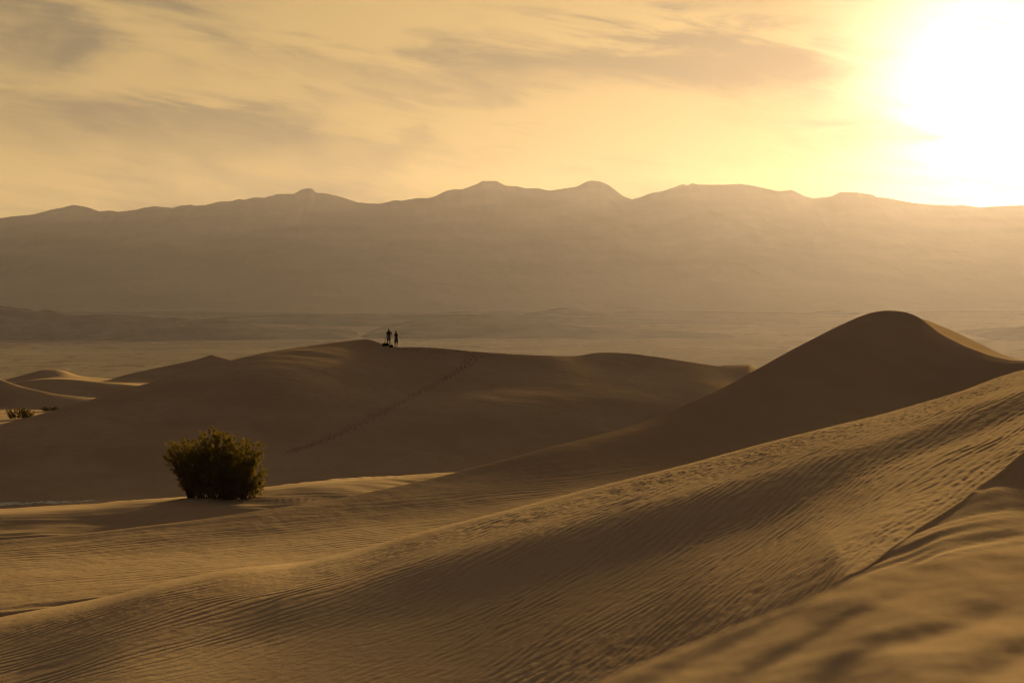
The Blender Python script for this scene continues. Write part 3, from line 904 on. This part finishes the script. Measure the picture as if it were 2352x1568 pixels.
M_SKIN = mat_plain('skin', (0.11, 0.062, 0.040), 0.6, 0.3, 0.1, 8)
M_DARKCLOTH = mat_plain('dark_cloth', (0.016, 0.015, 0.016), 0.95, 0.05, 0.3, 20)
M_SHORTS = mat_plain('shorts_cloth', (0.022, 0.020, 0.019), 0.95, 0.05, 0.3, 20)
M_PANTS = mat_plain('trouser_cloth', (0.020, 0.019, 0.017), 0.95, 0.05, 0.3, 20)
M_HAIRB = mat_plain('brown_hair', (0.055, 0.030, 0.016), 0.6, 0.3, 0.3, 30)
M_HAIRF = mat_plain('fair_hair', (0.16, 0.085, 0.035), 0.6, 0.3, 0.3, 30)
M_BOOT = mat_plain('boot_leather', (0.03, 0.024, 0.02), 0.7, 0.2, 0.3, 20)
M_METAL = mat_plain('tripod_metal', (0.02, 0.02, 0.021), 0.9, 0.08, 0.2, 20)
M_BLACK = mat_plain('black_plastic', (0.012, 0.012, 0.013), 0.8, 0.1, 0.2, 20)
M_BAG = mat_plain('bag_nylon', (0.014, 0.014, 0.016), 0.8, 0.15, 0.3, 14)


def inflate(verts, keys, add):
    out = {}
    for k in keys:
        v = verts[k]
        rx = v[3]; ry = v[4] if len(v) > 4 else v[3]
        out[k] = (v[0], v[1], v[2], rx + add, ry + add)
    return out


def sub_edges(edges, keys): return [(a, b) for a, b in edges if a in keys and b in keys]


def hair_shell(c, r, rz, locks):
    """cap of hair over the skull plus locks that hang from it, one closed surface"""
    bm = bmesh.new()
    bmesh.ops.create_icosphere(bm, subdivisions=3, radius=1.0)
    c = Vector(c)
    for v in bm.verts:
        d = v.co.normalized()
        best = r
        p = c + Vector((d.x * r, d.y * r, d.z * rz))
        if d.y < -0.35 and d.z < 0.25: p = c + Vector((d.x * r * 0.8, d.y * r * 0.55, d.z * rz * 0.8))
        far = 0.0
        for lc, lr in locks:           # stretch the cap outward to take in each lock
            lc = Vector(lc); k = (lc - c)
            al = d.dot(k.normalized())
            if al > 0.55:
                w = (al - 0.55) / 0.45
                q = lc + d * lr
                if (q - c).length * w > far:
                    far = (q - c).length * w
                    p = p.lerp(q, min(1.0, w * 1.25))
        v.co = p
    me = bpy.data.meshes.new('hair'); bm.to_mesh(me); bm.free()
    return me


def man(loc):
    v = {'pelvis': (0, 0, 0.95, 0.135, 0.105), 'waist': (0, 0, 1.10, 0.125, 0.095), 'chest': (0, -0.005, 1.30, 0.155, 0.110), 'upper': (0, 0, 1.42, 0.11, 0.085),
         'neck': (0, -0.01, 1.50, 0.055), 'jaw': (0.0, -0.035, 1.575, 0.070, 0.075), 'head': (0.0, -0.025, 1.645, 0.078, 0.092), 'crown': (0.0, -0.01, 1.70, 0.062, 0.075),
         'nose': (0.0, -0.125, 1.595, 0.014), 'ear_a': (0.083, -0.01, 1.60, 0.014), 'ear_b': (-0.083, -0.01, 1.60, 0.014),
         'sh_a': (0.185, 0.0, 1.415, 0.062), 'el_a': (0.335, 0.05, 1.195, 0.043), 'wr_a': (0.205, -0.03, 1.03, 0.030),
         'sh_b': (-0.185, 0.0, 1.415, 0.062), 'el_b': (-0.245, -0.03, 1.165, 0.043), 'wr_b': (-0.235, -0.23, 1.115, 0.030),
         'hip_a': (0.085, 0, 0.88, 0.085), 'kn_a': (0.10, -0.02, 0.50, 0.058), 'ca_a': (0.085, 0.02, 0.33, 0.055), 'an_a': (0.06, 0.03, 0.09, 0.038), 'to_a': (0.065, -0.12, 0.04, 0.036),
         'hip_b': (-0.085, 0, 0.88, 0.085), 'kn_b': (-0.135, -0.02, 0.50, 0.058), 'ca_b': (-0.150, 0.02, 0.33, 0.055), 'an_b': (-0.165, 0.03, 0.09, 0.038), 'to_b': (-0.175, -0.12, 0.04, 0.036)}
    e = [('pelvis', 'waist'), ('waist', 'chest'), ('chest', 'upper'), ('upper', 'neck'), ('neck', 'jaw'), ('jaw', 'head'), ('head', 'crown'), ('jaw', 'nose'), ('head', 'ear_a'), ('head', 'ear_b'),
         ('upper', 'sh_a'), ('sh_a', 'el_a'), ('el_a', 'wr_a'), ('upper', 'sh_b'), ('sh_b', 'el_b'), ('el_b', 'wr_b'),
         ('pelvis', 'hip_a'), ('hip_a', 'kn_a'), ('kn_a', 'ca_a'), ('ca_a', 'an_a'), ('an_a', 'to_a'), ('pelvis', 'hip_b'), ('hip_b', 'kn_b'), ('kn_b', 'ca_b'), ('ca_b', 'an_b'), ('an_b', 'to_b')]
    hand(v, e, 'wr_a', (0.165, -0.055, 1.0), (-0.6, -0.2, -0.6), (0.2, -1, 0.1), 'ha')
    hand(v, e, 'wr_b', (-0.215, -0.285, 1.12), (0.35, -0.9, 0.1), (0.1, 0.1, 1), 'hb')
    body = link('person', skin_mesh('person', v, e), M_SKIN)
    body.location = loc
    tag(body, 'person in short sleeves and knee length shorts, hand on hip, standing behind the tripod', 'person')
    ks = ['chest', 'pelvis', 'waist', 'upper', 'sh_a', 'sh_b']
    tv = inflate(v, ks, 0.022)
    tv['sl_a'] = (0.285, 0.035, 1.27, 0.068); tv['sl_b'] = (-0.226, -0.02, 1.25, 0.068)
    tv['hem'] = (0, 0, 0.86, 0.150, 0.118)
    te = sub_edges(e, ks) + [('sh_a', 'sl_a'), ('sh_b', 'sl_b'), ('pelvis', 'hem')]
    link('shirt', skin_mesh('shirt', tv, te), M_DARKCLOTH, body)
    sv = inflate(v, ['pelvis', 'hip_a', 'hip_b'], 0.022)
    sv['wst'] = (0, 0, 1.08, 0.140, 0.112)
    sv['le_a'] = (0.103, -0.015, 0.52, 0.088); sv['le_b'] = (-0.130, -0.015, 0.52, 0.088)
    link('shorts', skin_mesh('shorts', sv, [('pelvis', 'wst'), ('pelvis', 'hip_a'), ('hip_a', 'le_a'), ('pelvis', 'hip_b'), ('hip_b', 'le_b')]), M_SHORTS, body)
    link('hair', hair_shell((0.0, 0.005, 1.668), 0.112, 0.122, [((0.055, 0.05, 1.565), 0.085), ((0.085, 0.03, 1.535), 0.05), ((-0.04, 0.06, 1.575), 0.075)]), M_HAIRB, body)
    for k in 'ab':
        a = v['an_' + k]; t = v['to_' + k]
        bv = {'x': (a[0], a[1], 0.17, 0.052), 'y': (a[0], a[1], 0.06, 0.056), 'z': (t[0], t[1] - 0.02, 0.045, 0.046)}
        link('boot', skin_mesh('boot', bv, [('x', 'y'), ('y', 'z')]), M_BOOT, body)
    return body


def woman(loc):
    v = {'pelvis': (0.02, 0, 0.92, 0.135, 0.110), 'waist': (0.025, 0, 1.06, 0.108, 0.09), 'chest': (0.025, 0.01, 1.22, 0.125, 0.105), 'upper': (0.02, 0.015, 1.335, 0.095, 0.08),
         'neck': (0.0, 0.02, 1.42, 0.046), 'jaw': (-0.025, 0.03, 1.485, 0.063, 0.070), 'head': (-0.02, 0.03, 1.555, 0.076, 0.085), 'crown': (-0.01, 0.025, 1.60, 0.060, 0.070),
         'nose': (-0.105, 0.085, 1.51, 0.013), 'ear_a': (0.0, 0.115, 1.52, 0.013), 'ear_b': (0.0, -0.055, 1.52, 0.013),
         'sh_a': (0.165, -0.04, 1.33, 0.055), 'el_a': (0.205, 0.10, 1.12, 0.038), 'wr_a': (0.02, 0.26, 1.22, 0.026),
         'sh_b': (-0.10, 0.07, 1.33, 0.055), 'el_b': (-0.165, 0.10, 1.09, 0.038), 'wr_b': (-0.11, 0.27, 1.21, 0.026),
         'hip_a': (0.10, -0.01, 0.86, 0.088), 'kn_a': (0.125, -0.02, 0.48, 0.058), 'ca_a': (0.118, 0.01, 0.32, 0.050), 'an_a': (0.105, 0.02, 0.09, 0.034), 'to_a': (0.06, 0.13, 0.035, 0.032),
         'hip_b': (-0.06, 0.01, 0.86, 0.088), 'kn_b': (-0.075, 0.02, 0.48, 0.058), 'ca_b': (-0.08, 0.04, 0.32, 0.050), 'an_b': (-0.085, 0.05, 0.09, 0.034), 'to_b': (-0.13, 0.16, 0.035, 0.032)}
    e = [('pelvis', 'waist'), ('waist', 'chest'), ('chest', 'upper'), ('upper', 'neck'), ('neck', 'jaw'), ('jaw', 'head'), ('head', 'crown'), ('jaw', 'nose'), ('head', 'ear_a'), ('head', 'ear_b'),
         ('upper', 'sh_a'), ('sh_a', 'el_a'), ('el_a', 'wr_a'), ('upper', 'sh_b'), ('sh_b', 'el_b'), ('el_b', 'wr_b'),
         ('pelvis', 'hip_a'), ('hip_a', 'kn_a'), ('kn_a', 'ca_a'), ('ca_a', 'an_a'), ('an_a', 'to_a'), ('pelvis', 'hip_b'), ('hip_b', 'kn_b'), ('kn_b', 'ca_b'), ('ca_b', 'an_b'), ('an_b', 'to_b')]
    hand(v, e, 'wr_a', (-0.03, 0.29, 1.24), (-0.7, 0.4, 0.3), (0, 0.2, 1), 'ha')
    hand(v, e, 'wr_b', (-0.10, 0.32, 1.24), (-0.1, 0.6, 0.6), (1, 0.1, 0), 'hb')
    body = link('person', skin_mesh('person', v, e), M_SKIN)
    body.location = loc
    tag(body, 'person in sleeveless top and calf length trousers, arms raised, right of the tripod', 'person')
    ks = ['chest', 'pelvis', 'waist', 'upper']
    tv = inflate(v, ks, 0.018); tv['hem'] = (0.022, 0, 0.84, 0.145, 0.12); tv['st_a'] = (0.13, -0.03, 1.345, 0.058); tv['st_b'] = (-0.075, 0.055, 1.345, 0.058)
    link('tank_top', skin_mesh('tank_top', tv, sub_edges(e, ks) + [('upper', 'st_a'), ('upper', 'st_b'), ('pelvis', 'hem')]), M_DARKCLOTH, body)
    sv = inflate(v, ['pelvis', 'hip_a', 'hip_b', 'kn_a', 'kn_b'], 0.022)
    sv['wst'] = (0.022, 0, 1.06, 0.115, 0.098)
    sv['le_a'] = (0.12, 0.005, 0.36, 0.070); sv['le_b'] = (-0.078, 0.03, 0.36, 0.070)
    link('trousers', skin_mesh('trousers', sv, [('pelvis', 'wst'), ('pelvis', 'hip_a'), ('hip_a', 'kn_a'), ('kn_a', 'le_a'), ('pelvis', 'hip_b'), ('hip_b', 'kn_b'), ('kn_b', 'le_b')]), M_PANTS, body)
    link('hair', hair_shell((-0.005, 0.02, 1.572), 0.105, 0.112, [((0.065, -0.02, 1.52), 0.06), ((0.095, -0.05, 1.46), 0.048), ((0.10, -0.075, 1.38), 0.042), ((0.09, -0.09, 1.30), 0.034)]), M_HAIRF, body)
    for k in 'ab':
        a = v['an_' + k]; t = v['to_' + k]
        bv = {'x': (a[0], a[1], 0.11, 0.042), 'y': (a[0], a[1], 0.05, 0.046), 'z': (t[0], t[1], 0.038, 0.040)}
        link('shoe', skin_mesh('shoe', bv, [('x', 'y'), ('y', 'z')]), M_BOOT, body)
    return body


YR = 200.0
CR = L[i_of('long_crest')]
def crest_at(u, back=0.0):
    """a point on the crest line of the long dune, 'back' metres beyond it"""
    x = (u - 1176) / FV * YR
    y = float(CR['Y'](x)) + back
    return (x, y, ground_z(x, y))


pm = crest_at(891.5, 0.55)
man(pm)
pw = crest_at(909.5, 0.05)
woman(pw)


def tube(bm, a, b, r1, r2, n=8):
    a = Vector(a); b = Vector(b); d = (b - a).normalized()
    s = d.orthogonal().normalized(); t = d.cross(s)
    ra = [bm.verts.new(a + (s * math.cos(k * 2 * math.pi / n) + t * math.sin(k * 2 * math.pi / n)) * r1) for k in range(n)]
    rb = [bm.verts.new(b + (s * math.cos(k * 2 * math.pi / n) + t * math.sin(k * 2 * math.pi / n)) * r2) for k in range(n)]
    for k in range(n):
        bm.faces.new((ra[k], ra[(k + 1) % n], rb[(k + 1) % n], rb[k]))
    bm.faces.new(ra[::-1]); bm.faces.new(rb)


def bm_obj(name, build, mat, parent=None, bevel=0.0, smooth_shade=True):
    bm = bmesh.new(); build(bm)
    if bevel:
        bmesh.ops.bevel(bm, geom=list(bm.edges), offset=bevel, segments=2, affect='EDGES', profile=0.6)
    bmesh.ops.recalc_face_normals(bm, faces=list(bm.faces))
    me = bpy.data.meshes.new(name); bm.to_mesh(me); bm.free()
    return link(name, me, mat, parent, smooth_shade)


def box(bm, c, sz, rot=None):
    m = Matrix.Translation(c) @ (rot.to_4x4() if rot else Matrix.Identity(4)) @ Matrix.Diagonal((*sz, 1))
    return bmesh.ops.create_cube(bm, size=1.0, matrix=m)


def tripod():
    root = bpy.data.objects.new('tripod', None); COL.objects.link(root)
    base = (pm[0] - 0.115, pm[1] - 0.42)
    z0 = ground_z(*base)
    root.location = (base[0], base[1], z0)
    root.empty_display_size = 0.2
    tag(root, 'dark camera tripod with legs spread wide in front of the person in shorts', 'tripod')
    top = Vector((0, 0, 1.20))
    for fx, fy in ((-0.40, -0.14), (0.47, -0.18), (0.02, 0.30)):
        gz = ground_z(base[0] + fx, base[1] + fy) - z0
        foot = Vector((fx, fy, gz - 0.02))
        st = top + Vector((fx * 0.10, fy * 0.10, -0.03))
        m1 = st.lerp(foot, 0.46); m2 = st.lerp(foot, 0.74)
        leg = bm_obj('leg', lambda bm: tube(bm, st, m1, 0.026, 0.024), M_METAL, root)
        bm_obj('lower_leg', lambda bm: (tube(bm, m1, m2, 0.021, 0.020), tube(bm, m2, foot, 0.018, 0.016)), M_METAL, leg)
        ax = (m1 - st).normalized()
        bm_obj('leg_lock', lambda bm: tube(bm, m1 - ax * 0.03, m1 + ax * 0.02, 0.032, 0.030), M_BLACK, leg)
        bm_obj('leg_lock', lambda bm: tube(bm, m2 - ax * 0.02, m2 + ax * 0.02, 0.026, 0.025), M_BLACK, leg)
    bm_obj('center_column', lambda bm: (tube(bm, (0, 0, 0.96), (0, 0, 1.24), 0.015, 0.015), tube(bm, (0, 0, 1.15), (0, 0, 1.22), 0.045, 0.038)), M_METAL, root)
    bm_obj('ball_head', lambda bm: (tube(bm, (0, 0, 1.24), (0, 0, 1.29), 0.028, 0.030), tube(bm, (0, 0, 1.29), (0, 0, 1.315), 0.020, 0.034)), M_BLACK, root)
    cam_r = bpy.data.objects.new('photo_camera', None); COL.objects.link(cam_r)
    cam_r.location = (base[0], base[1], z0 + 1.315)
    cam_r.empty_display_size = 0.1
    tag(cam_r, 'small black camera mounted on top of the tripod', 'camera')
    bm_obj('camera_body', lambda bm: (box(bm, (0, 0, 0.048), (0.135, 0.06, 0.09)), box(bm, (0, 0.005, 0.105), (0.05, 0.05, 0.03))), M_BLACK, cam_r, 0.006)
    bm_obj('lens', lambda bm: (tube(bm, (0, -0.03, 0.045), (0, -0.10, 0.045), 0.036, 0.036, 14), tube(bm, (0, -0.10, 0.045), (0, -0.13, 0.045), 0.040, 0.041, 14)), M_BLACK, cam_r)


tripod()


def lump_mesh(name, sx, sy, sz, seed, p=2.8):
    """soft bulging bag shape standing on its base"""
    bm = bmesh.new()
    bmesh.ops.create_icosphere(bm, subdivisions=4, radius=1.0)
    for v in bm.verts:
        c = v.co
        k = (abs(c.x) ** p + abs(c.y) ** p + abs(c.z) ** p) ** (-1 / p)
        c *= k
        n = float(noise2(np.array([c.x * 1.7 + seed]), np.array([c.z * 1.9 + c.y * 1.3 + seed]), seed)[0])
        c *= 1 + 0.10 * n
        c.x *= sx / 2; c.y *= sy / 2; c.z = (c.z + 1) * sz / 2
        if c.z < 0: c.z *= 0.3
    me = bpy.data.meshes.new(name); bm.to_mesh(me); bm.free()
    return me


def backpack(u0, u1, h, depth, seed, label, back):
    u = (u0 + u1) / 2; w = (u1 - u0) / FV * YR
    x, y, z = crest_at(u, back)
    root = bpy.data.objects.new('backpack', None); COL.objects.link(root)
    root.location = (x, y, z - 0.02); root.empty_display_size = 0.2
    tag(root, label, 'backpack', 'bags beside the tripod')
    b = link('bag_body', lump_mesh('bag_body', w * 0.92, depth, h, seed), M_BAG, root)
    pk = link('pocket', lump_mesh('pocket', w * 0.30, depth * 0.7, h * 0.62, seed + 3, 4.0), M_BAG, root); pk.location = (-w * 0.40, -0.03, 0)
    link('top_lid', lump_mesh('top_lid', w * 0.45, depth * 0.8, h * 0.30, seed + 5, 3.0), M_BAG, root).location = (w * 0.08, 0, h * 0.76)
    for sgn in (-1, 1):
        pts = [Vector((w * (0.05 + 0.16 * sgn), -depth * 0.46, h * 0.30)), Vector((w * (0.08 + 0.2 * sgn), -depth * 0.58, h * 0.55)), Vector((w * (0.06 + 0.15 * sgn), -depth * 0.50, h * 0.82)), Vector((w * (0.05 + 0.1 * sgn), -depth * 0.2, h * 0.99))]
        bm_obj('strap', lambda bm: [tube(bm, pts[i], pts[i + 1], 0.02, 0.02, 6) for i in range(3)], M_BLACK, root)


backpack(877.2, 894.2, 0.30, 0.36, 2, 'long black backpack lying on the crest under the left tripod leg', -0.30)
backpack(894.6, 903.4, 0.27, 0.32, 5, 'small round black bag on the crest beside the right tripod leg', -0.28)


# ------------------------------------------------------------------ dusty air
hz, hb, hout = new_mat('dusty_air')
add = hb.node('ShaderNodeAddShader')
for k, (col, dens, g) in enumerate((((1.0, 0.85, 0.06, 1), 3.3e-6, 0.765),      # coarse dust, scatters forward
                                    ((0.38, 0.39, 0.90, 1), 1.8e-5, 0.0))):      # clear air, scatters evenly
    pv = hb.node('ShaderNodeVolumePrincipled')
    pv.inputs['Color'].default_value = col
    pv.inputs['Absorption Color'].default_value = (1, 1, 1, 1)
    pv.inputs['Density'].default_value = dens
    pv.inputs['Anisotropy'].default_value = g
    hb.link(pv.outputs[0], add.inputs[k])
hb.link(add.outputs[0], hout.inputs['Volume'])
V = [(x, y, z) for z in (-25.0, 1130.0) for y in (-16000.0, 16000.0) for x in (-16000.0, 16000.0)]
F = [(0, 2, 3, 1), (4, 5, 7, 6), (0, 1, 5, 4), (2, 6, 7, 3), (0, 4, 6, 2), (1, 3, 7, 5)]
me = bpy.data.meshes.new('haze'); me.from_pydata(V, [], F); me.update()
hz_o = link('haze', me, hz, smooth_shade=False)
tag(hz_o, kind='stuff')
